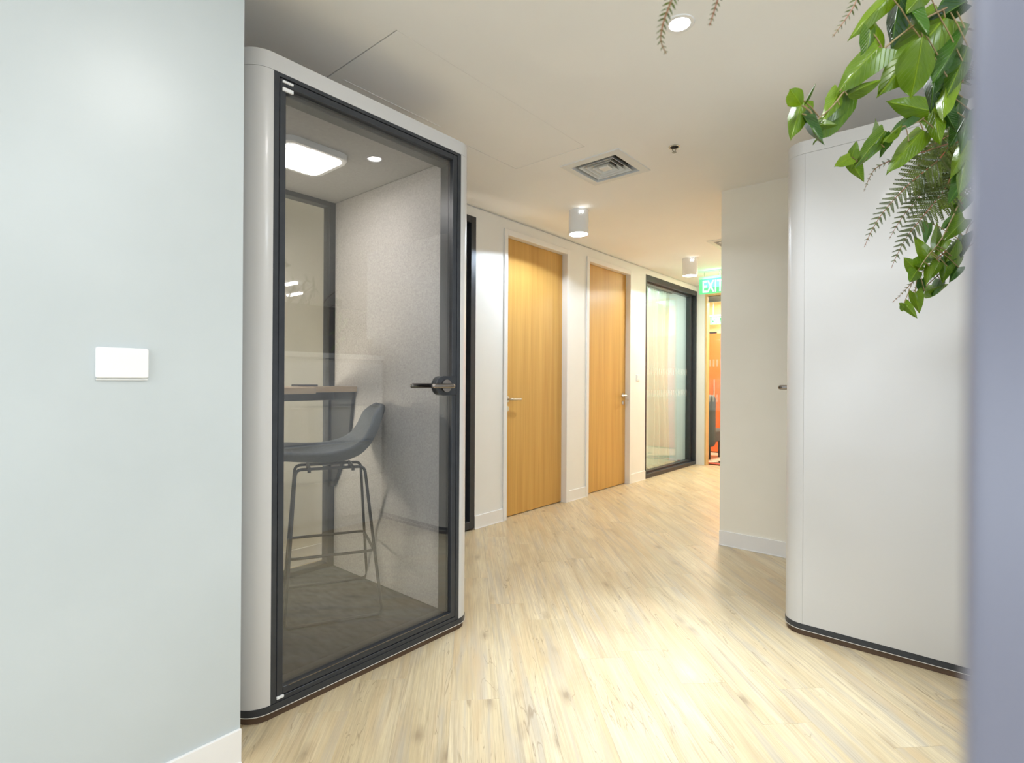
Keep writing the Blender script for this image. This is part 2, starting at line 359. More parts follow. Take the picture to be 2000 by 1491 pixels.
def fillet(pts, r, n=5):
    """round the corners of an open 3D polyline"""
    P = [Vector(p) for p in pts]; out = [P[0]]
    for i in range(1, len(P) - 1):
        a = (P[i - 1] - P[i]); c = (P[i + 1] - P[i]); q = min(r, a.length * 0.45, c.length * 0.45)
        s, e = P[i] + a.normalized() * q, P[i] + c.normalized() * q
        for k in range(n + 1):
            t = k / n; out.append(s * (1 - t) ** 2 + P[i] * 2 * t * (1 - t) + e * t * t)
    return out + [P[-1]]

def rrect(x0, x1, y0, y1, r, seg=10):
    pts = []
    for cx, cy, a in ((x1 - r, y1 - r, 0), (x0 + r, y1 - r, 90), (x0 + r, y0 + r, 180), (x1 - r, y0 + r, 270)):
        for k in range(seg + 1):
            t = math.radians(a + 90 * k / seg); pts.append((cx + r * math.cos(t), cy + r * math.sin(t)))
    return pts

def mesh_of(name, bm, material, smooth=True):
    me = bpy.data.meshes.new(name)
    bm.normal_update()
    bm.to_mesh(me); bm.free()
    if smooth:
        me.polygons.foreach_set('use_smooth', [True] * len(me.polygons))
        try: me.set_sharp_from_angle(angle=math.radians(35))
        except Exception: pass
    if material: me.materials.append(material)
    return me

def obj(name, bm, material, parent=None, smooth=True):
    """ONE mesh object; vertices are given in world space and stored relative to the parent thing"""
    o_ = off_of(parent) if parent else Vector((0, 0, 0))
    if parent is None:
        cs = [v.co for v in bm.verts]
        o_ = Vector(((min(c.x for c in cs) + max(c.x for c in cs)) / 2, (min(c.y for c in cs) + max(c.y for c in cs)) / 2, min(c.z for c in cs)))
    bmesh.ops.translate(bm, verts=bm.verts, vec=-o_)
    ob = bpy.data.objects.new(name, mesh_of(name, bm, material, smooth)); COL.objects.link(ob)
    if smooth and len(ob.data.polygons) < 900:
        md = ob.modifiers.new('normals', 'WEIGHTED_NORMAL'); md.keep_sharp = True; md.weight = 100
    if parent: ob.parent = parent
    else: ob.location = o_
    OFF[ob.name] = o_
    return ob

def new(): return bmesh.new()
def obox(name, material, parent, *b, bev=0.0, seg=2):
    bm = new(); box(bm, *b, bev=bev, seg=seg); return obj(name, bm, material, parent)

def tag(o, label=None, cat=None, group=None, kind=None):
    if label: o['label'] = label
    if cat: o['category'] = cat
    if group: o['group'] = group
    if kind: o['kind'] = kind
    return o
def thing(name, loc, label, cat, group=None):
    o = bpy.data.objects.new(name, None); COL.objects.link(o); o.location = loc; o.empty_display_size = 0.1
    OFF[o.name] = Vector(loc); return tag(o, label, cat, group)
def struct(name, bm, material, label=None, cat=None):
    return tag(obj(name, bm, material), label, cat, kind='structure')
def sbox(name, material, *b, label=None, cat=None, bev=0.0):
    bm = new(); box(bm, *b, bev=bev); return struct(name, bm, material, label, cat)
def dup(root, loc, rz, label):
    def cp(o, parent):
        c = o.copy(); COL.objects.link(c); c.parent = parent; return c
    r = cp(root, None); r.location = loc; r.rotation_euler = (0, 0, rz); r['label'] = label
    for ch in list(root.children):
        c = cp(ch, r)
        for g in list(ch.children): cp(g, c)
    return r
def at(px, py, d):
    """world point at depth d (metres along the viewing direction) on the line of sight of a photo pixel"""
    return Vector((0, 0, CAM_H)) + (CR * (px - 1000) / F_PX - CU * (py - 745.5) / F_PX + CF) * d

# ------------------------------------------------------------------ setting: floor with its planks
XW = -2.963                                                    # face of the corridor wall with the doors
fl = sbox('floor', M['floor'], -5.2, 5.6, -4.1, 7.62, -0.10, -0.011, label='pale oak vinyl plank floor running through the corridor', cat='floor')
PL, PW = 1.22, 0.178
bm = new()
hx, hy, c_ = PL / 2 - 0.0002, PW / 2 - 0.0001, 0.00035
lo = [bm.verts.new((sx * hx, sy * hy, -0.011)) for sx, sy in ((-1, -1), (1, -1), (1, 1), (-1, 1))]
mi = [bm.verts.new((sx * hx, sy * hy, -c_)) for sx, sy in ((-1, -1), (1, -1), (1, 1), (-1, 1))]
hi = [bm.verts.new((sx * (hx - c_), sy * (hy - c_), 0)) for sx, sy in ((-1, -1), (1, -1), (1, 1), (-1, 1))]
for a, b_ in ((lo, mi), (mi, hi)):
    for k in range(4): bm.faces.new((a[k], a[(k + 1) % 4], b_[(k + 1) % 4], b_[k]))
bm.faces.new(hi)
plank_me = mesh_of('plank', bm, M['floor'], smooth=False)
rnd = random.Random(11)
dv = Vector((-math.sin(PI / 4), math.cos(PI / 4))); nv = Vector((dv.y, -dv.x))
def on_floor(x, y):
    if -2.99 < x < 0.75 and -0.25 < y < 3.95:
        return not (x < -1.75 and y < 0.7) and not (-2.85 < x < -1.95 and 0.9 < y < 1.7) and not (x > -0.55 and y > 2.9)
    return -2.99 < x < -1.33 and 3.9 < y < 7.58
n_pl = 0
fo = OFF['floor']
for row in range(-45, 60):
    sh = rnd.random() * PL
    for k in range(-8, 10):
        cpos = dv * (k * PL + sh) + nv * (row * PW + 0.03)
        hit = any(on_floor(*(cpos + dv * a + nv * b_)) for a in (-0.6, -0.4, -0.2, 0, 0.2, 0.4, 0.6) for b_ in (-0.085, 0, 0.085))
        if not hit: continue
        o = bpy.data.objects.new('plank', plank_me); COL.objects.link(o); o.parent = fl
        o.location = Vector((cpos.x, cpos.y, 0)) - fo; o.rotation_euler = (0, 0, PI * 0.75 + (PI if rnd.random() < .5 else 0)); n_pl += 1
print('planks', n_pl)

# ------------------------------------------------------------------ ceiling with openings
PAN = (-2.243, -1.718, 1.306, 2.665)
DIF = [(-1.787, 3.02), (-1.74, 5.42)]
holes = [PAN, (DOWN[0] - .038, DOWN[0] + .038, DOWN[1] - .038, DOWN[1] + .038)] + [(x - .165, x + .165, y - .165, y + .165) for x, y in DIF]
xs = sorted({-5.2, 5.6} | {v for h in holes for v in h[:2]}); ys = sorted({-4.1, 12.2} | {v for h in holes for v in h[2:]})
bm = new()
for x0, x1 in zip(xs, xs[1:]):
    y = None
    for y0, y1 in list(zip(ys, ys[1:])) + [(None, None)]:
        inh = y0 is not None and any(h[0] <= x0 and x1 <= h[1] and h[2] <= y0 and y1 <= h[3] for h in holes)
        if y0 is None or inh:
            if y is not None: box(bm, x0, x1, y[0], y[1], CEIL, CEIL + 0.08)
            y = None
        else: y = (y[0], y1) if y else (y0, y1)
struct('ceiling', bm, M['ceiling'], 'plain off-white plasterboard ceiling over the corridor', 'ceiling')
sbox('trim_1', M['dark_recess'], -2.4, -0.7, 1.2, 2.75, CEIL + 0.082, CEIL + 0.09)      # dark void above the openings
t = thing('access_panel', ((PAN[0] + PAN[1]) / 2, (PAN[2] + PAN[3]) / 2, CEIL), 'flush white ceiling access panel above the left glass booth, dark joint round it', 'hatch')
obox('panel', M['ceiling'], t, PAN[0] + .003, PAN[1] - .002, PAN[2] + .006, PAN[3] - .003, CEIL + 0.0005, CEIL + 0.03, bev=0.001)
obox('edge_strip', M['trim'], t, PAN[0] + .05, PAN[0] + .056, PAN[2] + .06, PAN[3] - .7, CEIL - 0.0015, CEIL + 0.0004)

# ------------------------------------------------------------------ setting: walls
WT = 2.535                                                     # walls stop at a shadow gap under the ceiling
T = 0.15
D1 = (3.409, 4.29); D2 = (4.684, 5.56); DH = 2.405
W1 = (2.15, 3.032); W2 = (5.962, 7.575)
bm = new()
for y0, y1, z0, z1 in ((1.98, W1[0], 0, WT), (W1[0], W1[1], 2.462, WT), (W1[1], D1[0], 0, WT), (D1[0], D1[1], DH, WT), (D1[1], D2[0], 0, WT),
                       (D2[0], D2[1], DH, WT), (D2[1], W2[0], 0, WT), (W2[0], W2[1], 2.472, WT), (W2[1], 7.7, 0, WT)):
    box(bm, XW - T, XW, y0, y1, z0, z1)
struct('wall_left', bm, M['wall'], 'long off-white corridor wall holding the two oak doors', 'wall')
sbox('trim_2', M['ceiling'], XW - T, XW - 0.02, 1.98, 7.7, WT, CEIL)
sbox('wall_behind', M['wall_warm'], -3.40, -3.22, -0.3, 1.98, 0, CEIL, label='beige wall seen through the back glass of the booth', cat='wall')
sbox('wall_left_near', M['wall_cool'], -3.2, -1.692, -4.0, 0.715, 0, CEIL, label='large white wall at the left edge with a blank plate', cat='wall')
sbox('wall_right', M['wall_warm'], -1.362, 1.5, 3.925, 9.2, 0, CEIL, label='beige wall behind the right white booth', cat='wall')
sbox('wall_near', M['near_lavender'], -0.0003, 0.06, 0.092, 0.125, 0, CEIL, label='blurred pale upright at the right edge beside the lens', cat='wall', bev=0.002)
# end wall: short return, lintel; opening to the lounge
bm = new(); box(bm, XW - T, -2.838, 7.55, 7.67, 0, CEIL); box(bm, -2.838, -1.362, 7.55, 7.67, 2.42, CEIL)
struct('wall_end', bm, M['wall'], 'short white wall closing the corridor around the glazed door', 'wall')
# out of frame enclosure
sbox('wall_back', M['office_wall'], -3.2, 5.6, -4.15, -4.0, 0, CEIL); sbox('wall_office', M['office_wall'], 5.5, 5.65, -4.0, 9.2, 0, CEIL)
sbox('wall_office_far', M['office_wall'], 1.5, 5.5, 9.1, 9.2, 0, CEIL)
# baseboards with a bright bottom bead
def baseboard(name, a, b_, nrm, h=0.105):
    bm = new(); a = Vector((*a, 0)); b_ = Vector((*b_, 0)); n_ = Vector((*nrm, 0))
    for th, z0, z1 in ((0.010, 0.0, h), (0.014, 0.0, 0.006)):
        q = [a, b_, b_ + n_ * th, a + n_ * th]
        lo = min(v.x for v in q), max(v.x for v in q), min(v.y for v in q), max(v.y for v in q)
        box(bm, *lo, z0, z1, bev=0.001, seg=1)
    return struct(name, bm, M['trim'])
baseboard('baseboard_left', (XW, W1[1]), (XW, D1[0] - .043), (1, 0)); baseboard('baseboard_pier', (XW, D1[1] + .043), (XW, D2[0] - .043), (1, 0))
baseboard('baseboard_far', (XW, D2[1] + .043), (XW, W2[0]), (1, 0)); baseboard('baseboard_right', (-1.362, 3.925), (1.4, 3.925), (0, -1))
baseboard('baseboard_near', (-1.692, -3.9), (-1.692, 0.715), (1, 0)); baseboard('baseboard_behind', (-3.22, -0.3), (-3.22, 1.98), (1, 0))

# doors
def oak_door(name, D, flip, label):
    y0, y1 = D
    bm = new(); box(bm, XW - 0.088, XW - 0.048, y0 + .003, y1 - .003, 0.006, DH - .004, bev=0.002, seg=1)
    d = struct(name, bm, M['door_wood'], label, 'door')
    bm = new()
    for a in ((y0 - .043, y0), (y1, y1 + .043)): box(bm, XW - 0.001, XW + 0.014, a[0], a[1], 0, DH + .045, bev=0.002, seg=1)
    box(bm, XW - 0.001, XW + 0.014, y0, y1, DH, DH + .045, bev=0.002, seg=1)
    for a in ((y0 - .002, y0 + .002), (y1 - .002, y1 + .002)): box(bm, XW - 0.14, XW + 0.012, a[0], a[1], 0, DH)
    box(bm, XW - 0.14, XW + 0.012, y0, y1, DH - .003, DH + .002)
    obj('casing', bm, M['trim'], d)
    s = -1 if flip else 1
    yh = y1 - 0.065 if flip else y0 + 0.065
    xf = XW - 0.048
    bm = new(); cyl(bm, (xf, yh, 1.017), 0.026, 0.009, 24, axis='X'); h = obj('handle', bm, M['chrome'], d)
    bm = new(); tube(bm, fillet([(xf + .008, yh, 1.017), (xf + .055, yh, 1.017), (xf + .055, yh + s * 0.125, 1.015)], 0.018), 0.0095, 12)
    obj('lever', bm, M['chrome'], h)
    bm = new(); cyl(bm, (xf, yh, 0.935), 0.024, 0.006, 20, axis='X'); box(bm, xf + .005, xf + .008, yh - .003, yh + .003, 0.925, 0.945)
    obj('keyhole_rose', bm, M['chrome'], d)
    return d
oak_door('door_1', D1, False, 'warm oak veneer door in white casing, nearer of two')
oak_door('door_2', D2, True, 'warm oak veneer door in white casing, farther of two')

# windows in the corridor wall: dark framed glazing
def frame_bars(bm, x0, x1, y0, y1, z0, z1, l, r, top, bot, bev=0.002):
    box(bm, x0, x1, y0, y0 + l, z0, z1, bev, 1); box(bm, x0, x1, y1 - r, y1, z0, z1, bev, 1)
    box(bm, x0, x1, y0 + l, y1 - r, z1 - top, z1, bev, 1); box(bm, x0, x1, y0 + l, y1 - r, z0, z0 + bot, bev, 1)
bm = new(); frame_bars(bm, XW - .13, XW + .006, W1[0], W1[1], 0.012, 2.462, .055, .055, .055, .06)
w1 = struct('window_1', bm, M['dark_frame'], 'tall dark-framed glazing just right of the left booth', 'window')
bm = new(); frame_bars(bm, XW - .11, XW - .035, W1[0] + .055, W1[1] - .055, 0.072, 2.407, .04, .035, .04, .05); obj('sash', bm, M['dark_frame'], w1)
obox('glass', M['glass_dark'], w1, XW - .075, XW - .067, W1[0] + .09, W1[1] - .088, 0.12, 2.37)
obox('blind', M['dark_blind'], w1, XW - .149, XW - .132, W1[0], W1[1], 0.0, 2.47)  # added dark sheet standing in for the unlit room behind the glass

bm = new(); frame_bars(bm, XW - .14, XW + .004, W2[0], W2[1], 0.0, 2.472, .03, .055, .065, .05)
w2 = struct('window_2', bm, M['dark_frame'], 'dark-framed glazing with a sheer curtain at the corridor end', 'window')
bm = new(); frame_bars(bm, XW - .12, XW - .05, W2[0] + .03, W2[1] - .055, 0.05, 2.407, .02, .06, .02, .02); obj('sash', bm, M['dark_frame'], w2)
obox('glass', M['glass_window'], w2, XW - .09, XW - .08, W2[0] + .045, W2[1] - .11, 0.068, 2.39)
bm = new()
for z in (1.27, 0.985):
    for k in range(26): box(bm, XW - .0792, XW - .0788, W2[0] + .06 + k * .054, W2[0] + .082 + k * .054, z, z + 0.085)
tag(obj('frosted_dashes', bm, M['frost'], w2), kind='stuff')
# sheer curtain behind it
bm = new(); nu, nz = 150, 10
g = []
for i in range(nu + 1):
    s = i / nu; col = []
    for j in range(nz + 1):
        z = 0.03 + 2.42 * j / nz
        wdt = 1.35 + 0.06 * (1 - j / nz) ** 2 + 0.01 * math.sin(j * .7)
        y = 5.99 + wdt * s
        x = -3.32 + 0.05 * math.sin(s * 84 + 0.5 * math.sin(s * 17)) * (0.75 + 0.25 * math.sin(j * .5 + s * 9)) + 0.02 * math.sin(s * 31)
        col.append(bm.verts.new((x, y, z)))
    g.append(col)
for i in range(nu):
    for j in range(nz): bm.faces.new((g[i][j], g[i + 1][j], g[i + 1][j + 1], g[i][j + 1]))
tag(obj('curtain', bm, M['curtain']), 'sheer white pleated curtain hanging behind the far window', 'curtain')
obox_ = sbox('trim_3', M['dark_frame'], -3.33, -3.27, 5.95, 7.42, 2.452, 2.468)
# meeting room shell
sbox('wall_meeting_back', M['wall'], -5.2, -5.05, 5.7, 7.9, 0, CEIL); sbox('wall_meeting_near', M['wall'], -5.1, XW - T, 5.7, 5.8, 0, CEIL)
sbox('wall_meeting_far', M['wall'], -5.1, XW - T, 7.7, 7.8, 0, CEIL)

# glazed door to the lounge in a pale wood frame
bm = new()
box(bm, -2.838, -2.812, 7.545, 7.64, 0, 2.42, .002, 1); box(bm, -2.812, -1.362, 7.545, 7.64, 2.392, 2.42, .002, 1)
d3 = struct('door_3', bm, M['frame_wood'], 'glazed door in a thin pale wood frame under the exit sign', 'door')
obox('glass', M['glass_window'], d3, -2.808, -1.40, 7.585, 7.595, 0.01, 2.37)
bm = new(); box(bm, -2.806, -2.62, 7.575, 7.605, 2.30, 2.39, .003, 1); obj('top_patch', bm, M['chrome'], d3)
bm = new()
for z in (1.395, 0.90):
    for k in range(14): box(bm, -2.79 + k * .05, -2.768 + k * .05, 7.5835, 7.5845, z, z + 0.10)
tag(obj('frosted_dashes', bm, M['frost'], d3), kind='stuff')

# lounge beyond
sbox('floor_lounge', M['lounge_floor'], -5.2, -1.3, 7.63, 12.2, -0.10, 0.0)
sbox('wall_lounge', M['lounge_wall'], -5.2, -1.3, 9.06, 9.2, 0, CEIL); sbox('wall_lounge_left', M['lounge_wall'], -5.2, -5.05, 7.8, 9.1, 0, CEIL)
t = thing('orange_screen', (-3.0, 9.02, 0), 'tall orange partition panel beyond the glazed door', 'partition')
obox('panel', M['orange'], t, -4.4, -1.5, 9.0, 9.04, 0.02, 1.99, bev=.004)
obox('top_rail', M['dark_frame'], t, -3.33, -3.20, 8.995, 9.045, 1.99, 2.02, bev=.002)
bm = new(); hx_ = -3.205
tube(bm, [(hx_, 8.94, 0.75), (hx_, 8.94, 1.22)], 0.014, 12)
for z in (0.82, 1.15): tube(bm, [(hx_, 8.94, z), (hx_, 9.005, z)], 0.009, 8)
obj('pull_handle', bm, M['chrome'], t)
t = thing('lounge_chair', (-3.12, 8.2, 0), 'dark grey rounded lounge chair in front of the orange partition', 'chair')
bm = new(); box(bm, -3.46, -2.88, 8.02, 8.16, 0.20, 0.985, bev=.065, seg=5); obj('backrest', bm, M['sofa'], t)
bm = new(); box(bm, -3.44, -2.90, 8.16, 8.62, 0.26, 0.45, bev=.04, seg=3); obj('seat', bm, M['sofa'], t)
for x, y in ((-3.36, 8.14), (-2.98, 8.14), (-3.36, 8.54), (-2.98, 8.54)):
    bm = new(); tube(bm, [(x, y, 0.0), (x, y, 0.28)], 0.014, 10); obj('leg', bm, M['stool_metal'], t)
bm = new(); box(bm, -3.3, -2.3, 7.69, 7.80, 0.0005, 0.012, bev=.003, seg=1); tag(obj('rug', bm, M['rug']), 'red and brown rug just inside the glazed door', 'rug')

# ------------------------------------------------------------------ exit signs
def text(name, body, size, loc, material, parent, ex=0.002, outline=None, rot=(PI / 2, 0, 0)):
    cu = bpy.data.curves.new(name, 'FONT'); cu.body = body; cu.size = size; cu.extrude = ex; cu.space_character = 1.05
    cu.offset = outline or 0.0; cu.materials.append(material)
    o = bpy.data.objects.new(name, cu); COL.objects.link(o); o.parent = parent
    o.location = Vector(loc) - off_of(parent); o.rotation_euler = rot; return o
def to_mesh_object(o):
    bpy.context.view_layer.update()
    me = bpy.data.meshes.new_from_object(o.evaluated_get(bpy.context.evaluated_depsgraph_get()))
    n = bpy.data.objects.new(o.name.split('.')[0], me); COL.objects.link(n); n.parent = o.parent
    n.location = o.location; n.rotation_euler = o.rotation_euler; n.scale = o.scale
    nm = o.name.split('.')[0]; bpy.data.objects.remove(o); n.name = nm; return n
def exit_sign(loc, wd, ht, label, drop):
    x, y, z = loc                                               # lower left corner of the lit panel, faces -Y
    t = thing('exit_sign', (x + wd / 2, y, z), label, 'sign', 'lit green exit signs')
    obox('panel', M['exit_green'], t, x, x + wd, y - .004, y + .004, z, z + ht, bev=.001, seg=1)
    obox('bracket', M['diffuser_metal'], t, x - .005, x + wd + .005, y - .02, y + .02, z + ht, z + ht + 0.03, bev=.003, seg=1)
    obox('mount', M['diffuser_metal'], t, x + .0, x + wd, y - .03, y + .03, z + ht + drop - .012, z + ht + drop, bev=.003, seg=1)
    for k in (0.2, 0.8):
        bm = new(); tube(bm, [(x + wd * k, y, z + ht + .02), (x + wd * k, y, z + ht + drop - .006)], 0.005, 8); obj('rod', bm, M['chrome'], t)
    tx = text('letters', 'EXIT', ht * 1.12, (x + wd * 0.12, y - .0075, z + ht * 0.11), M['exit_letters'], t, outline=0.002)
    tx.scale = (0.58, 1, 1); to_mesh_object(tx)
    tx = text('letter_cores', 'EXIT', ht * 1.12, (x + wd * 0.12, y - .0105, z + ht * 0.11), M['exit_green'], t, outline=-0.0085)
    tx.scale = (0.58, 1, 1); to_mesh_object(tx)
    return t
exit_sign((-2.565, 6.62, 2.268), 0.31, 0.185, 'lit green exit sign hanging below the corridor ceiling', CEIL - 2.268 - 0.185)
exit_sign((-3.275, 8.93, 2.13), 0.26, 0.13, 'small lit green exit sign seen through the glazed door', CEIL - 2.13 - 0.13)
light('exit_glow', 'AREA', (-2.38, 6.60, 2.36), 0.5, (0.15, 1.0, 0.4), 0.25, rot=(-PI / 2, 0, 0)).rotation_euler = (PI * 0.75, 0, 0)

# ------------------------------------------------------------------ ceiling fittings
for k, ((x, y), lab) in enumerate(zip(CANS, ('white cylinder ceiling spotlight in front of the nearer oak door', 'white cylinder ceiling spotlight near the green exit sign'))):
    t = thing('can_light', (x, y, 2.36), lab, 'lamp', 'surface mounted can spotlights')
    bm = new(); lathe(bm, (x, y, 2.36), [(0.0, 0.19), (0.08, 0.19), (0.08, 0.003), (0.078, 0.0), (0.0745, 0.0), (0.0735, 0.004), (0.0735, 0.045), (0.0, 0.045)], 48)
    obj('housing', bm, M['plastic_white'], t)
    bm = new(); lathe(bm, (x, y, 2.36), [(0.0, 0.034), (0.07, 0.034), (0.07, 0.044), (0.0, 0.044)], 40); obj('lamp', bm, M['lamp_on'], t)
    a = math.atan2(-y, -x)
    for j in range(3):
        b_ = a + 0.10 + 0.17 * j
        bm = new(); cxy = Vector((x + 0.0795 * math.cos(b_), y + 0.0795 * math.sin(b_), 2.36 + 0.158)); tn = Vector((-math.sin(b_), math.cos(b_), 0))
        tube(bm, [cxy - Vector((0, 0, .009)) - tn * .004, cxy + Vector((0, 0, .009)) + tn * .004], 0.0028, 6); obj('vent_slot', bm, M['lamp_on'], t)
t = thing('downlight', (*DOWN, CEIL), 'round recessed downlight shining at the top of the view', 'lamp')
bm = new(); lathe(bm, (*DOWN, CEIL), [(0.037, 0.03), (0.037, 0.0), (0.040, -0.004), (0.054, -0.004), (0.056, -0.001), (0.056, 0.0)], 48); obj('trim_ring', bm, M['plastic_white'], t)
bm = new(); lathe(bm, (*DOWN, CEIL), [(0.0, 0.005), (0.036, 0.005), (0.036, 0.02), (0.0, 0.02)], 40); obj('lamp', bm, M['lamp_on'], t)

def square_ring(bm, x, y, h0, z0, h1, z1):
    a = [bm.verts.new((x + sx * h0, y + sy * h0, z0)) for sx, sy in ((-1, -1), (1, -1), (1, 1), (-1, 1))]
    b_ = [bm.verts.new((x + sx * h1, y + sy * h1, z1)) for sx, sy in ((-1, -1), (1, -1), (1, 1), (-1, 1))]
    for k in range(4): bm.faces.new((a[k], a[(k + 1) % 4], b_[(k + 1) % 4], b_[k]))
for (x, y), lab in zip(DIF, ('square white four-way air diffuser between booth and first spotlight', 'square air diffuser half hidden by the beige wall')):
    t = thing('air_diffuser', (x, y, CEIL), lab, 'vent', 'ceiling air diffusers')
    bm = new()
    square_ring(bm, x, y, 0.212, CEIL, 0.210, CEIL - .006); square_ring(bm, x, y, 0.210, CEIL - .006, 0.160, CEIL - .010)
    square_ring(bm, x, y, 0.160, CEIL - .010, 0.155, CEIL + .03); bmesh.ops.recalc_face_normals(bm, faces=bm.faces); obj('frame', bm, M['diffuser_metal'], t)
    for h in (0.126, 0.094, 0.062):
        bm = new(); square_ring(bm, x, y, h, CEIL - .008, h - .024, CEIL + .028); square_ring(bm, x, y, h - .024, CEIL + .028, h - .026, CEIL + .028)
        square_ring(bm, x, y, h - .026, CEIL + .028, h - .003, CEIL - .008); square_ring(bm, x, y, h - .003, CEIL - .008, h, CEIL - .008)
        bmesh.ops.recalc_face_normals(bm, faces=bm.faces); obj('louver', bm, M['diffuser_metal'], t)
    bm = new(); box(bm, x - .034, x + .034, y - .034, y + .034, CEIL - .007, CEIL + .02, bev=.004, seg=1); obj('core', bm, M['diffuser_metal'], t)
    bm = new(); tube(bm, [(x + .015, y - .015, CEIL), (x + .015, y - .06, CEIL + .02)], 0.005, 6); obj('damper_lever', bm, M['chrome'], t)
    bm = new(); box(bm, x - .163, x + .163, y - .163, y + .163, CEIL + .055, CEIL + .07); obj('duct_box', bm, M['dark_recess'], t)
t = thing('sprinkler', (-1.317, 3.003, CEIL), 'small chrome fire sprinkler on the ceiling right of the air diffuser', 'sprinkler')
bm = new(); lathe(bm, (-1.317, 3.003, CEIL), [(0.033, 0.0), (0.033, -0.003), (0.03, -0.004), (0.024, -0.003), (0.0235, 0.0)], 32); obj('escutcheon', bm, M['chrome'], t)
bm = new(); lathe(bm, (-1.317, 3.003, CEIL), [(0.0, -0.001), (0.0235, -0.001)], 24); obj('cup', bm, M['dark_recess'], t)
bm = new()
for s in (-1, 1): tube(bm, fillet([(-1.317 + s * .009, 3.003, CEIL), (-1.317 + s * .012, 3.003, CEIL - .016), (-1.317 + s * .002, 3.003, CEIL - .03)], .006), 0.0022, 8)
obj('yoke', bm, M['gunmetal'], t)
bm = new(); lathe(bm, (-1.317, 3.003, CEIL - .034), [(0.0, 0.004), (0.006, 0.003), (0.0125, 0.002), (0.0125, 0.0), (0.0, 0.0)], 20); obj('deflector', bm, M['gunmetal'], t)

# ------------------------------------------------------------------ wall plates
t = thing('blank_plate', (-1.692, 0.409, 1.17), 'white rectangular blank plate on the near left wall', 'switch plate')
bm = new(); prism(bm, rrect(0.351, 0.467, 1.172, 1.252, 0.006, 4), 0, 0.011, bev_top=0.004, seg=3)
bmesh.ops.transform(bm, matrix=Matrix(((0, 0, 1, -1.692), (1, 0, 0, 0), (0, 1, 0, 0), (0, 0, 0, 1))), verts=bm.verts); obj('cover', bm, M['plastic_white'], t)
bm = new(); box(bm, -1.692, -1.686, 0.352, 0.466, 1.1665, 1.1718, bev=.002, seg=2); obj('bottom_lip', bm, M['diffuser_metal'], t)
t = thing('light_switch', (XW, 5.765, 1.18), 'small white light switch between the farther oak door and window', 'light switch')
bm = new(); box(bm, XW, XW + .009, 5.725, 5.805, 1.182, 1.262, bev=.003); obj('plate', bm, M['plastic_white'], t)
bm = new(); box(bm, XW + .008, XW + .014, 5.738, 5.792, 1.195, 1.249, bev=.002); obj('rocker', bm, M['plastic_white'], t)

# ------------------------------------------------------------------ phone booth (acoustic pod)
XF, XB, Y0, Y1, RC = -1.818, -2.92, 0.778, 1.850, 0.09
ZB, ZT = 0.052, 2.235
YA, YB = Y0 + RC, Y1 - RC                                       # front opening
PC = ((XF + XB) / 2, (Y0 + Y1) / 2, 0.0)
pod = thing('office_booth', PC, 'white acoustic office booth with dark-framed glass door, stool inside', 'booth', 'white acoustic booths')
bm = new(); prism(bm, rrect(XB + .008, XF - .008, Y0 + .008, Y1 - .008, RC - .008), 0.0, 0.027); obj('plinth', bm, M['plinth'], pod)
bm = new(); prism(bm, rrect(XB - .003, XF + .003, Y0 - .003, Y1 + .003, RC + .003), 0.0265, 0.029); obj('base_lip', bm, M['lip'], pod)
bm = new(); prism(bm, rrect(XB - .002, XF + .002, Y0 - .002, Y1 + .002, RC + .002), 0.029, ZB, bev_top=.002, seg=1); obj('base_band', bm, M['dark_frame'], pod)
G = 0.0004
for sy, ya, yi in ((-1, Y0, YA), (1, Y1, YB)):
    for sx, xa in ((1, XF), (-1, XB)):                          # rounded corner posts
        cx, cyy = xa - sx * RC, ya - sy * RC
        pts = [(cx + sx * RC * math.cos(k / 12 * PI / 2), cyy + sy * RC * math.sin(k / 12 * PI / 2)) for k in range(13)]
        pts = pts + [(cx + sx * G, cyy + sy * (RC - .03)), (cx + sx * G, cyy)]
        if sx * sy < 0: pts = pts[::-1]
        bm = new(); prism(bm, pts, ZB + .001, ZT - .0006); bmesh.ops.recalc_face_normals(bm, faces=bm.faces); obj('corner_post', bm, M['pod_white'], pod)
    a, b_ = sorted((ya, yi))
    zz = (ZB + .001, 0.62, 1.345, ZT - .0006)
    bm = new(); box(bm, XB + RC + G, XF - RC - G, a, b_, zz[0], zz[3], bev=.0006, seg=1); obj('side_panel', bm, M['pod_white'], pod)
bm = new(); prism(bm, rrect(XB, XF, Y0, Y1, RC, 14), ZT + .0004, 2.294, bev_top=0.022, seg=5); obj('roof', bm, M['pod_white'], pod)
bm = new(); box(bm, XB + .06, XF - .06, YA, YB, ZT - .020, ZT); obj('inner_ceiling', bm, M['felt_ceiling'], pod)
bm = new(); box(bm, XB + .06, XF - .06, YA, YB, ZB, 0.076); obj('carpet', bm, M['carpet'], pod)
for a, b_ in ((YA, YA + .03), (YB - .03, YB)):
    bm = new(); box(bm, XB + .072, XF - .095, a, b_, 0.0765, ZT - .0205, bev=.004, seg=1); obj('felt_wall', bm, M['felt'], pod)
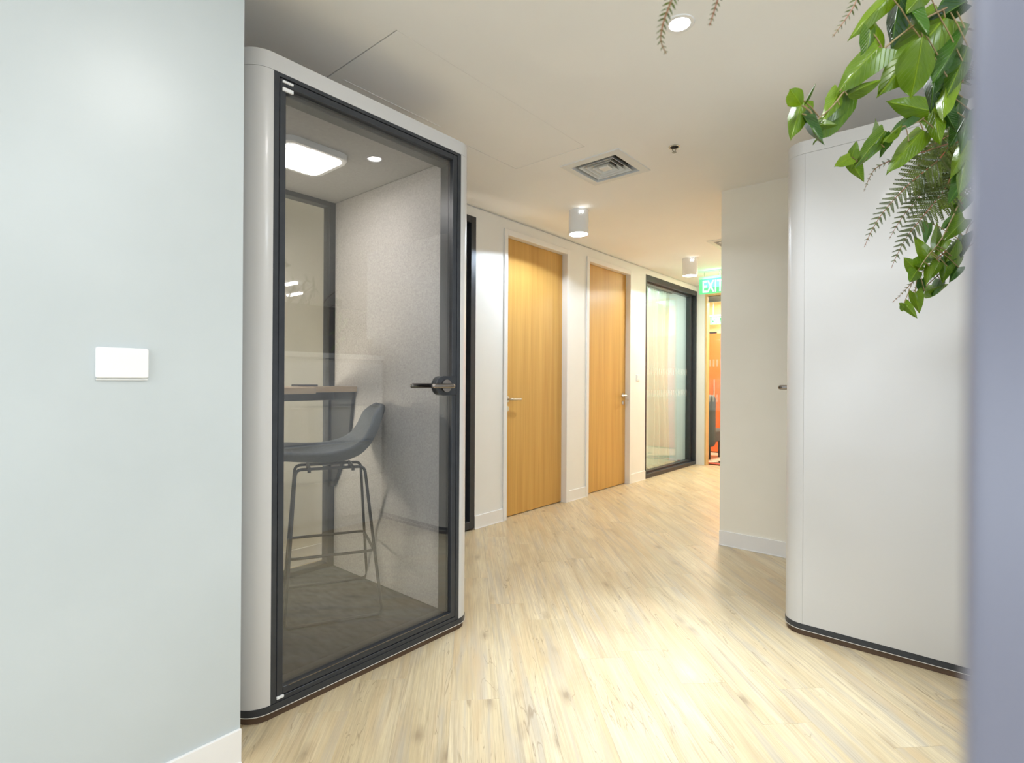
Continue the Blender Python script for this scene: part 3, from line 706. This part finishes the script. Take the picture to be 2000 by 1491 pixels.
# front: fixed frame, deep jamb, hinged leaf
bm = new(); frame_bars(bm, XF - .034, XF - .0005, YA, YB, ZB, ZT, .020, .020, .013, .016, .001); ff = obj('door_frame', bm, M['dark_frame'], pod)
bm = new(); frame_bars(bm, XF - .095, XF - .036, YA, YB, ZB, ZT, .032, .045, .055, .034, .002); obj('jamb', bm, M['dark_frame'], ff)
bm = new(); frame_bars(bm, XF - .0355, XF - .010, YA + .0185, YB - .0185, ZB + .0145, ZT - .0115, .004, .004, .004, .004, .0); obj('gasket', bm, M['black_gap'], ff)
bm = new(); frame_bars(bm, XF - .032, XF - .002, YA + .0225, YB - .0225, ZB + .0185, ZT - .0155, .022, .026, .024, .026, .0015); dr = obj('door', bm, M['dark_frame'], pod)
bm = new(); box(bm, XF - .0215, XF - .0135, YA + .042, YB - .046, ZB + .042, ZT - .037); obj('glass', bm, M['glass_pod'], dr)
bm = new(); box(bm, XF - .003, XF + .0005, YA + .062, YB - .066, ZB + .0428, ZB + .0445); obj('glazing_bead', bm, M['gunmetal'], dr)
for y0_, y1_, z0_, z1_ in ((.898, .937, 2.205, 2.213), (.898, .937, 2.176, 2.189), (.889, .915, .062, .071)):
    bm = new(); box(bm, XF - .004, XF + .004, y0_, y1_, z0_, z1_, bev=.0015, seg=1); obj('hinge', bm, M['plastic_white'], dr)
# lock case, rosette and levers
HY, HZ = 1.668, 1.148
pts = [(YB - .024, HZ - .044)] + [(YB - .024, HZ + .044)] + [(1.655 - .044 * math.sin(k / 14 * PI), HZ + .044 * math.cos(k / 14 * PI)) for k in range(15)]
bm = new(); prism(bm, pts, 0, 0.034, bev_top=.002, seg=1)
bmesh.ops.transform(bm, matrix=Matrix(((0, 0, 1, XF - .033), (1, 0, 0, 0), (0, 1, 0, 0), (0, 0, 0, 1))), verts=bm.verts)
bmesh.ops.recalc_face_normals(bm, faces=bm.faces); obj('lock_case', bm, M['dark_frame'], dr)
bm = new()
for s, x_ in ((1, XF), (-1, XF - .032)):
    cyl(bm, (x_ if s > 0 else x_ - .012, HY, HZ), 0.029, 0.012, 28, axis='X')
    tube(bm, fillet([(x_, HY, HZ), (x_ + s * .058, HY, HZ), (x_ + s * .058, HY - .118, HZ)], 0.016), 0.0115, 14)
    for yy in (HY - .118,): bmesh.ops.create_uvsphere(bm, u_segments=14, v_segments=8, radius=0.0115, matrix=Matrix.Translation((x_ + s * .058, yy, HZ)))
obj('lever_handle', bm, M['gunmetal'], dr)
# back: fixed glazing
bm = new(); frame_bars(bm, XB + .004, XB + .070, YA, YB, ZB, ZT, .062, .065, .046, .05, .002); bf = obj('back_frame', bm, M['dark_frame'], pod)
bm = new(); box(bm, XB + .03, XB + .038, YA + .06, YB - .063, ZB + .048, ZT - .044); obj('glass', bm, M['glass_back'], bf)
# ceiling light panel
bm = new(); prism(bm, rrect(-2.505, -2.19, 1.10, 1.415, .055, 8), ZT - .048, ZT - .0195, bev_bot=.008, seg=3); lp = obj('light_panel', bm, M['plastic_white'], pod)
bm = new(); prism(bm, rrect(-2.483, -2.212, 1.122, 1.393, .045, 8), ZT - .0505, ZT - .046); obj('diffuser', bm, M['panel_on'], lp)
dup(pod, (-0.67 + (XF - XB) / 2, 2.769 + (Y1 - Y0) / 2, 0), PI, 'white acoustic office booth at the right, seen from its blank side')

# desk shelf inside the left booth
dk = thing('booth_desk', (-2.7, 1.3, 1.10), 'pale wood desk shelf fixed inside the left glass booth', 'desk')
xb = XB + .073
pts = [(xb, YA + .031), (xb, YB - .031), (xb + .235, YB - .031), (xb + .235, 1.46)]
pts += [(-2.40 - .10 + .10 * math.sin(k / 10 * PI / 2) + 0.06, 1.30 + .06 * math.cos(k / 10 * PI / 2)) for k in range(11)] + [(-2.34, YA + .031)]
bm = new(); prism(bm, pts, 1.106, 1.136, bev_top=.003, seg=1); bmesh.ops.recalc_face_normals(bm, faces=bm.faces); obj('desktop', bm, M['desk_wood'], dk)
bm = new(); box(bm, xb, xb + .03, YA + .031, YB - .031, 1.055, 1.1058, bev=.002, seg=1); obj('rail', bm, M['dark_frame'], dk)
bm = new()
q = [(xb, 1.1058), (xb + .22, 1.1058), (xb + .17, 0.80), (xb + .02, 0.55), (xb, 0.55)]
v0 = [bm.verts.new((x, YB - .050, z)) for x, z in q]; v1 = [bm.verts.new((x, YB - .032, z)) for x, z in q]
bm.faces.new(v0); bm.faces.new(v1[::-1])
for k in range(5): bm.faces.new((v0[k], v0[(k + 1) % 5], v1[(k + 1) % 5], v1[k]))
bmesh.ops.recalc_face_normals(bm, faces=bm.faces); obj('bracket', bm, M['dark_frame'], dk)
bm = new(); prism(bm, rrect(-2.76, -2.64, 1.41, 1.52, .03, 6), 1.1365, 1.147, bev_top=.003, seg=2)
tag(obj('socket_unit', bm, M['dark_frame']), 'flat dark rounded socket unit on the booth desk', 'socket')

# bar stool inside the left booth, local axes: +X is where a sitter faces
st = bpy.data.objects.new('bar_stool', None); COL.objects.link(st); OFF['bar_stool'] = Vector((0, 0, 0))
tag(st, 'grey upholstered bar stool with thin metal sled legs inside left booth', 'stool')
st.location = (-2.395, 1.435, 0.0765); st.rotation_euler = (0, 0, math.atan2(-.894, -.447))
def seat_pt(u, v):
    prof = [(.255, -.012), (.248, .012), (.215, .018), (.12, .008), (.02, .0), (-.07, .006), (-.13, .030), (-.17, .070), (-.20, .125), (-.223, .185), (-.24, .235), (-.246, .252)]
    f = v * (len(prof) - 1); i = min(int(f), len(prof) - 2); a = f - i
    x = prof[i][0] * (1 - a) + prof[i + 1][0] * a; z = prof[i][1] * (1 - a) + prof[i + 1][1] * a
    wd = 0.17 + 0.045 * math.sin(PI * min(1.0, .12 + v * .95))
    if v > .72: wd *= math.sqrt(max(.02, 1 - ((v - .72) / .295) ** 2))
    if v < .12: wd *= 1 - .3 * ((.12 - v) / .12) ** 2
    side = abs(u) ** 2.4
    z += side * (.05 + .035 * math.exp(-((v - .58) / .2) ** 2)) * (1 if v < .7 else max(0, 1 - (v - .7) / .3))
    x += side * .05 * max(0, min(1, (v - .5) / .3)) * (1 - .55 * max(0, (v - .82) / .18))
    return Vector((x, u * wd, z + 0.712))
bm = new(); nu, nv2 = 16, 22
top = [[bm.verts.new(seat_pt(-1 + 2 * i / nu, j / nv2)) for i in range(nu + 1)] for j in range(nv2 + 1)]
for j in range(nv2):
    for i in range(nu): bm.faces.new((top[j][i], top[j][i + 1], top[j + 1][i + 1], top[j + 1][i]))
bmesh.ops.recalc_face_normals(bm, faces=bm.faces)
seat = obj('seat_shell', bm, M['stool_fabric'], st)
seat.modifiers.clear(); md = seat.modifiers.new('thickness', 'SOLIDIFY'); md.thickness = 0.02; md.offset = -1 if seat.data.polygons[100].normal.z > 0 else 1
md = seat.modifiers.new('round', 'SUBSURF'); md.levels = 1; md.render_levels = 2
for s in (-1, 1):
    bm = new()
    pt = [(.02, s * .25, .007), (.205, s * .25, .007), (.16, s * .075, .672), (-.155, s * .075, .672), (-.215, s * .25, .007), (.02, s * .25, .007)]
    tube(bm, fillet(pt, .03), 0.0072, 10); obj('leg_loop', bm, M['stool_metal'], st)
bm = new()
fr_ = [(.187, 0.0, .285), (.187, .178, .285), (-.187, .178, .285), (-.187, -.178, .285), (.187, -.178, .285), (.187, 0.0, .285)]
tube(bm, fillet(fr_, .03), 0.0065, 10); obj('footrest', bm, M['stool_metal'], st)
bm = new()
for x in (-.1, .1): tube(bm, [(x, -.1, .674), (x, .1, .674)], 0.008, 8)
for x in (-.1, .1):
    for s in (-1, 1): cyl(bm, (x, s * .075, .655), .008, .012, 10)
obj('seat_mount', bm, M['stool_metal'], st)

# ------------------------------------------------------------------ cabinet with planter beside the camera, seen in the booth's glass
t = thing('storage_cabinet', (0.33, 1.62, 0), 'long low white storage cabinet mirrored in the booth door glass', 'cabinet')
CX0, CX1, CY0, CY1 = 0.10, 0.55, 0.55, 2.745
M['cabinet_white'] = noisy(mat('cabinet_laminate', (0.84, 0.84, 0.84), 0.35), (0.77, 0.81, 0.88), (0.80, 0.84, 0.91), nscale=3)
obox('body', M['cabinet_white'], t, CX0 + .02, CX1, CY0, CY1, 0.0, 1.34, bev=.002, seg=1)
obox('top', M['cabinet_white'], t, CX0 - .01, CX1 + .005, CY0 - .005, CY1 + .005, 1.3405, 1.38, bev=.003, seg=1)
for z0, z1 in ((0.09, 0.385), (0.40, 0.675), (0.69, 0.965), (0.98, 1.325)):
    dd = obox('drawer', M['cabinet_white'], t, CX0, CX0 + .018, CY0 + .003, CY1 - .003, z0, z1, bev=.002, seg=1)
    obox('finger_pull', M['diffuser_metal'], dd, CX0 - .006, CX0, CY0 + .01, CY1 - .01, z1 - .012, z1 - .002)
t = thing('planter_trough', (0.3, 1.62, 1.381), 'long dark trough of artificial plants standing on the white cabinet', 'planter')
bm = new()
for b_ in ((0.16, 0.175, 0.62, 2.68), (0.435, 0.45, 0.62, 2.68), (0.175, 0.435, 0.62, 0.635), (0.175, 0.435, 2.665, 2.68)): box(bm, *b_, 1.381, 1.52, bev=.002, seg=1)
box(bm, .175, .435, .635, 2.665, 1.381, 1.395); obj('trough', bm, M['terracotta'], t)
obox('soil', M['soil'], t, .1755, .4345, .6355, 2.6645, 1.395, 1.50)

# ------------------------------------------------------------------ plants
def leaf_mesh(name, material, curve, fold, prof):
    bm = new(); rows = [(-0.0, 0.40), (0.06, 0.47), (.16, .50), (.30, .475), (.45, .405), (.6, .315), (.74, .215), (.86, .125), (.95, .05), (1.0, 0.008)] if prof == 0 else \
                       [(0.0, .20), (.06, .33), (.16, .45), (.30, .50), (.45, .48), (.6, .40), (.74, .29), (.86, .16), (.95, .06), (1.0, .008)]
    g = []
    for i, (tt, hw) in enumerate(rows):
        r = []
        for u in (-1, -.75, -.4, 0, .4, .75, 1):
            back = 0.0
            if prof == 0:
                back = -(abs(u) ** 1.2) * 0.24 * max(0, 1 - tt / .3) * (1 if abs(u) < .99 else .86)
            x = u * hw
            z = -fold * abs(u) * hw * 0.9 - curve * tt * tt + 0.03 * math.sin(tt * 11 + u * 2.5) * abs(u)
            r.append(bm.verts.new((x, tt + back, z)))
        g.append(r)
    for a, b_ in zip(g, g[1:]):
        for k in range(6): bm.faces.new((a[k], a[k + 1], b_[k + 1], b_[k]))
    return mesh_of(name, bm, material)
LEAF = [leaf_mesh('leaf', M['leaf'], .18, .35, 0), leaf_mesh('leaf', M['leaf'], .30, .6, 1), leaf_mesh('leaf', M['leaf_dark'], .2, .4, 0), leaf_mesh('leaf', M['leaf'], .12, .2, 0)]
rl = random.Random(5)
def put_leaf(parent, b, tp, wpx, d, v=0, roll=None):
    B, Tp = at(*b, d + rl.uniform(-.02, .02)), at(*tp, d + rl.uniform(-.05, .03))
    y = Tp - B; ln = y.length; y.normalize()
    n_ = (Vector((0, 0, CAM_H)) - (B + Tp) / 2).normalized(); n_ = (n_ - y * n_.dot(y)).normalized()
    n_ = Matrix.Rotation(roll if roll is not None else rl.uniform(-.5, .5), 3, y) @ n_
    x = y.cross(n_)
    o = bpy.data.objects.new('leaf', LEAF[v]); COL.objects.link(o); o.parent = parent
    wd = wpx / F_PX * d
    m = Matrix((x * wd, y * ln, n_ * ln)).transposed().to_4x4(); m.translation = B - off_of(parent); o.matrix_local = m
    return o
def vine(root, label, d, stem, leaves, petioles=True, r=0.0026):
    t = thing('trailing_vine', root, label, 'plant', 'artificial trailing vines')
    pts = [Vector(root), Vector(root) + Vector((-.05, 0, .25))] + [at(*p, d) for p in stem]
    sp = smooth_path(pts, 7); bm = new(); tube(bm, sp, r, 8, r_end=r * .5); obj('stem', bm, M['vine_stem'], t)
    for L_ in leaves:
        b, tp, wpx = L_[:3]; v = L_[3] if len(L_) > 3 else 0; roll = L_[4] if len(L_) > 4 else None
        put_leaf(t, b, tp, wpx, d, v, roll)
        B = at(*b, d); q = min(sp[8:], key=lambda p: (p - B).length)
        if 0.004 < (q - B).length < 0.12:
            bm = new(); tube(bm, [q, (q + B) / 2 + Vector((0, 0, .004)), B], 0.0013, 6); obj('petiole', bm, M['vine_stem'], t)
    return t
vine((.22, 1.40, 1.501), 'trailing vine with the largest leaves, uppermost beside the blurred upright', 1.05,
     [(1905, -60), (1868, 2), (1800, 40), (1735, 88), (1665, 158), (1628, 205), (1590, 240)],
     [((1738, -10), (1662, 67), 36, 0), ((1716, 100), (1712, 18), 46, 1), ((1716, 92), (1634, 173), 62, 0), ((1762, -22), (1732, 92), 58, 2, .5),
      ((1808, -22), (1776, 22), 46, 0), ((1846, 34), (1727, 167), 104, 0, .15), ((1802, 72), (1790, 170), 66, 1), ((1832, 108), (1810, 212), 52, 2, .4),
      ((1884, 4), (1812, 52), 48, 2), ((1884, 55), (1846, 142), 50, 2), ((1890, 90), (1862, 172), 44, 0), ((1880, -10), (1836, 30), 50, 2),
      ((1668, 160), (1590, 246), 44, 1, .6), ((1655, 186), (1719, 152), 26, 1, -.3), ((1640, 205), (1596, 240), 34, 0), ((1568, 196), (1546, 258), 42, 0, .2), ((1566, 206), (1550, 181), 34, 1, .2),
      ((1570, 206), (1589, 166), 5, 1), ((1566, 222), (1597, 275), 27, 2, .3), ((1592, 243), (1633, 243), 22, 0), ((1640, 178), (1612, 232), 34, 3),
      ((1880, 120), (1830, 190), 46, 2), ((1850, 150), (1838, 215), 40, 0), ((1770, 5), (1800, 62), 30, 2), ((1700, 60), (1690, 130), 30, 3)])
vine((.22, 1.66, 1.501), 'trailing vine reaching toward the white booth top, second from above', 1.32,
     [(1905, 60), (1872, 105), (1846, 170), (1802, 232), (1742, 258), (1680, 322)],
     [((1815, 216), (1741, 199), 44, 0, .1), ((1820, 196), (1838, 270), 44, 0, -.2), ((1727, 288), (1720, 218), 17, 1), ((1728, 256), (1672, 322), 34, 0),
      ((1803, 254), (1742, 322), 42, 0, .2), ((1775, 276), (1807, 291), 14, 1), ((1742, 268), (1720, 313), 20, 2), ((1782, 226), (1738, 258), 24, 2),
      ((1836, 266), (1863, 254), 18, 1), ((1664, 306), (1671, 276), 22, 0), ((1662, 307), (1633, 322), 26, 3, .4), ((1660, 311), (1687, 360), 30, 0, .2),
      ((1762, 244), (1735, 262), 18, 1), ((1880, 190), (1845, 250), 40, 2), ((1885, 230), (1856, 285), 34, 2), ((1860, 150), (1835, 185), 30, 0), ((1845, 215), (1866, 262), 26, 2), ((1892, 275), (1852, 345), 40, 0), ((1894, 330), (1860, 395), 36, 2), ((1890, 300), (1868, 372), 30, 0), ((1894, 215), (1868, 292), 36, 2)])
vine((.22, 2.22, 1.501), 'lowest trailing vine with small bright leaves before the white booth', 1.72,
     [(1905, 330), (1872, 400), (1838, 468), (1812, 500), (1793, 528)],
     [((1811, 502), (1784, 460), 24, 0), ((1828, 488), (1830, 428), 19, 1), ((1815, 436), (1811, 474), 18, 2), ((1797, 523), (1868, 489), 26, 1, .4),
      ((1792, 530), (1768, 506), 27, 0), ((1791, 528), (1780, 548), 26, 3), ((1806, 569), (1868, 547), 26, 1), ((1787, 572), (1794, 613), 25, 0), ((1800, 546), (1801, 582), 17, 2),
      ((1766, 592), (1790, 620), 17, 0), ((1768, 604), (1759, 592), 16, 3), ((1882, 398), (1838, 392), 26, 0), ((1884, 428), (1845, 472), 32, 0), ((1872, 468), (1848, 502), 25, 1),
      ((1850, 520), (1842, 553), 22, 0), ((1872, 522), (1853, 550), 18, 2), ((1886, 380), (1852, 430), 30, 0), ((1880, 460), (1862, 515), 26, 2), ((1835, 512), (1818, 545), 22, 0),
      ((1858, 500), (1830, 530), 22, 2), ((1845, 470), (1826, 500), 20, 0), ((1868, 380), (1835, 410), 24, 3), ((1815, 520), (1808, 556), 16, 3), ((1862, 425), (1840, 445), 18, 2)])
vine((.22, 2.30, 1.501), 'short trailing vine end, lowermost tip among all the hanging leaves', 1.76,
     [(1905, 430), (1880, 480), (1840, 530), (1808, 560), (1785, 590)],
     [((1870, 500), (1846, 540), 24, 0), ((1835, 545), (1822, 572), 20, 2), ((1886, 470), (1866, 500), 24, 0)])

# ferns: frond > pinna
def pinna_mesh(nleaf, wdt):
    bm = new()
    a = [bm.verts.new(p) for p in ((-.012, 0, 0), (.012, 0, 0), (0, 1, -.06))]; bm.faces.new(a)
    for k in range(nleaf):
        tt = .04 + .92 * k / nleaf; ll = wdt * (1 - .75 * tt); hw = .62 / nleaf
        for s in (-1, 1):
            q = [bm.verts.new((s * .005, tt - hw * .5, -.05 * tt)), bm.verts.new((s * ll * .6, tt + .02 - hw * .5, .01)), bm.verts.new((s * ll, tt + .06, -.02)), bm.verts.new((s * ll * .55, tt + .05 + hw * .6, .012)), bm.verts.new((s * .005, tt + hw * .6, -.05 * tt))]
            bm.faces.new(q if s > 0 else q[::-1])
    return mesh_of('pinna', bm, M['fern'], smooth=False)
def blade_mesh():
    bm = new(); pr = [(0, .03), (.2, .10), (.5, .12), (.8, .07), (1, .005)]
    L_ = [[bm.verts.new((s * w_, y, -.1 * y * y - abs(s) * .02)) for s in (-1, 0, 1)] for y, w_ in pr]
    for a, b_ in zip(L_, L_[1:]):
        for k in range(2): bm.faces.new((a[k], a[k + 1], b_[k + 1], b_[k]))
    return mesh_of('pinna', bm, M['fern'])
PIN = [pinna_mesh(11, .19), pinna_mesh(7, .26), blade_mesh()]
def fern(root, label, fronds):
    t = thing('fern', root, label, 'plant', 'artificial ferns')
    for fd in fronds:
        pts, lens, n_, v, d = fd[:5]; sides = fd[5] if len(fd) > 5 else (-1, 1); d2 = fd[6] if len(fd) > 6 else d
        k = len(pts)
        path = [Vector(root), Vector(root) + Vector((-.04, 0, .22))] + [at(*p, d + (d2 - d) * i / max(1, k - 1)) for i, p in enumerate(pts)]
        sp = smooth_path(path, 8); bm = new(); tube(bm, sp, 0.0022, 6, r_end=0.0006); f_ = obj('frond', bm, M['rachis'], t)
        vis = sp[16:]                                          # pinnae along the outer part
        seg = [0]
        for a, b_ in zip(vis, vis[1:]): seg.append(seg[-1] + (b_ - a).length)
        for i in range(n_):
            s = (i + .5) / n_ * seg[-1]
            j = max(q for q in range(len(seg)) if seg[q] <= s); j = min(j, len(vis) - 2)
            p = vis[j] + (vis[j + 1] - vis[j]) * ((s - seg[j]) / max(1e-6, seg[j + 1] - seg[j]))
            tg = (vis[j + 1] - vis[j]).normalized()
            nn = (Vector((0, 0, CAM_H)) - p).normalized(); nn = (nn - tg * nn.dot(tg)).normalized(); sd = tg.cross(nn)
            u = i / max(1, n_ - 1)
            ln = lens * (1 - u ** 1.6) ** .8 * (0.62 + .38 * math.sin(PI * min(1, u * 1.4 + .25))) / F_PX * d + .004
            for q in sides:
                dirv = (sd * q + tg * (.55 + .5 * u) + nn * rl.uniform(-.12, .12)).normalized()
                nz_ = (nn - dirv * nn.dot(dirv)).normalized()
                nz_ = Matrix.Rotation(rl.uniform(-.35, .35), 3, dirv) @ nz_
                x = dirv.cross(nz_)
                o = bpy.data.objects.new('pinna', PIN[v]); COL.objects.link(o); o.parent = f_
                m = Matrix((x * ln, dirv * ln, nz_ * ln)).transposed().to_4x4(); m.translation = p - off_of(t); o.matrix_local = m
    return t
fern((.22, 1.95, 1.501), 'large dark fern with reddish ribs drooping before the white booth', [
    ([(1895, 262), (1830, 315), (1770, 365), (1725, 415), (1702, 452), (1688, 483)], 58, 26, 0, 1.45),
    ([(1895, 300), (1845, 370), (1805, 420), (1772, 462), (1752, 498), (1741, 524)], 66, 24, 0, 1.50),
    ([(1895, 290), (1850, 330), (1800, 380), (1762, 425), (1736, 468)], 56, 21, 0, 1.56),
    ([(1895, 252), (1860, 275), (1820, 300), (1785, 330), (1758, 352)], 36, 17, 1, 1.52),
    ([(1895, 245), (1865, 258), (1830, 278), (1805, 290), (1790, 300)], 22, 10, 1, 1.42)])
fern((.22, 1.75, 1.501), 'thin fern sprig with a red stem below the second vine', [
    ([(1890, 275), (1800, 298), (1745, 312), (1712, 328), (1698, 348), (1687, 374)], 17, 22, 1, 1.38),
    ([(1895, 150), (1880, 160), (1865, 175), (1850, 200)], 30, 10, 1, 1.4)])
fern((.22, 2.3, 1.501), 'small fern sprigs at the bottom of the hanging plants', [
    ([(1880, 470), (1815, 520), (1785, 548), (1765, 570), (1743, 591)], 13, 24, 1, 1.74),
    ([(1880, 490), (1825, 535), (1800, 555), (1780, 575), (1769, 597)], 15, 20, 1, 1.76)])
fern((.20, .66, 1.501), 'blurred fern fronds dangling from the top edge near the downlight', [
    ([(1440, -150), (1372, -85), (1325, -30), (1308, 10), (1294, 50), (1291, 80), (1301, 105)], 36, 30, 2, .62),
    ([(1520, -160), (1450, -95), (1412, -35), (1400, 5), (1386, 50)], 22, 26, 2, .62),
    ([(1790, -190), (1730, -90), (1685, -25), (1662, 22), (1626, 72)], 40, 30, 2, .85)])

# ------------------------------------------------------------------ lamps of the office on the other side, seen only as glints in the glass
for (x0, x1, y), lab in zip(((4.3, 4.7, 4.25), (3.5, 3.8, 3.75)), ('longer linear office lamp far away, a thin glint in the booth glass', 'shorter linear office lamp far away, a small glint in the booth glass')):
    bm = new(); box(bm, x0, x1, y - .03, y + .03, CEIL - .03, CEIL, bev=.002, seg=1)
    tag(obj('linear_lamp', bm, M['lamp_on']), lab, 'lamp', 'linear office lamps')
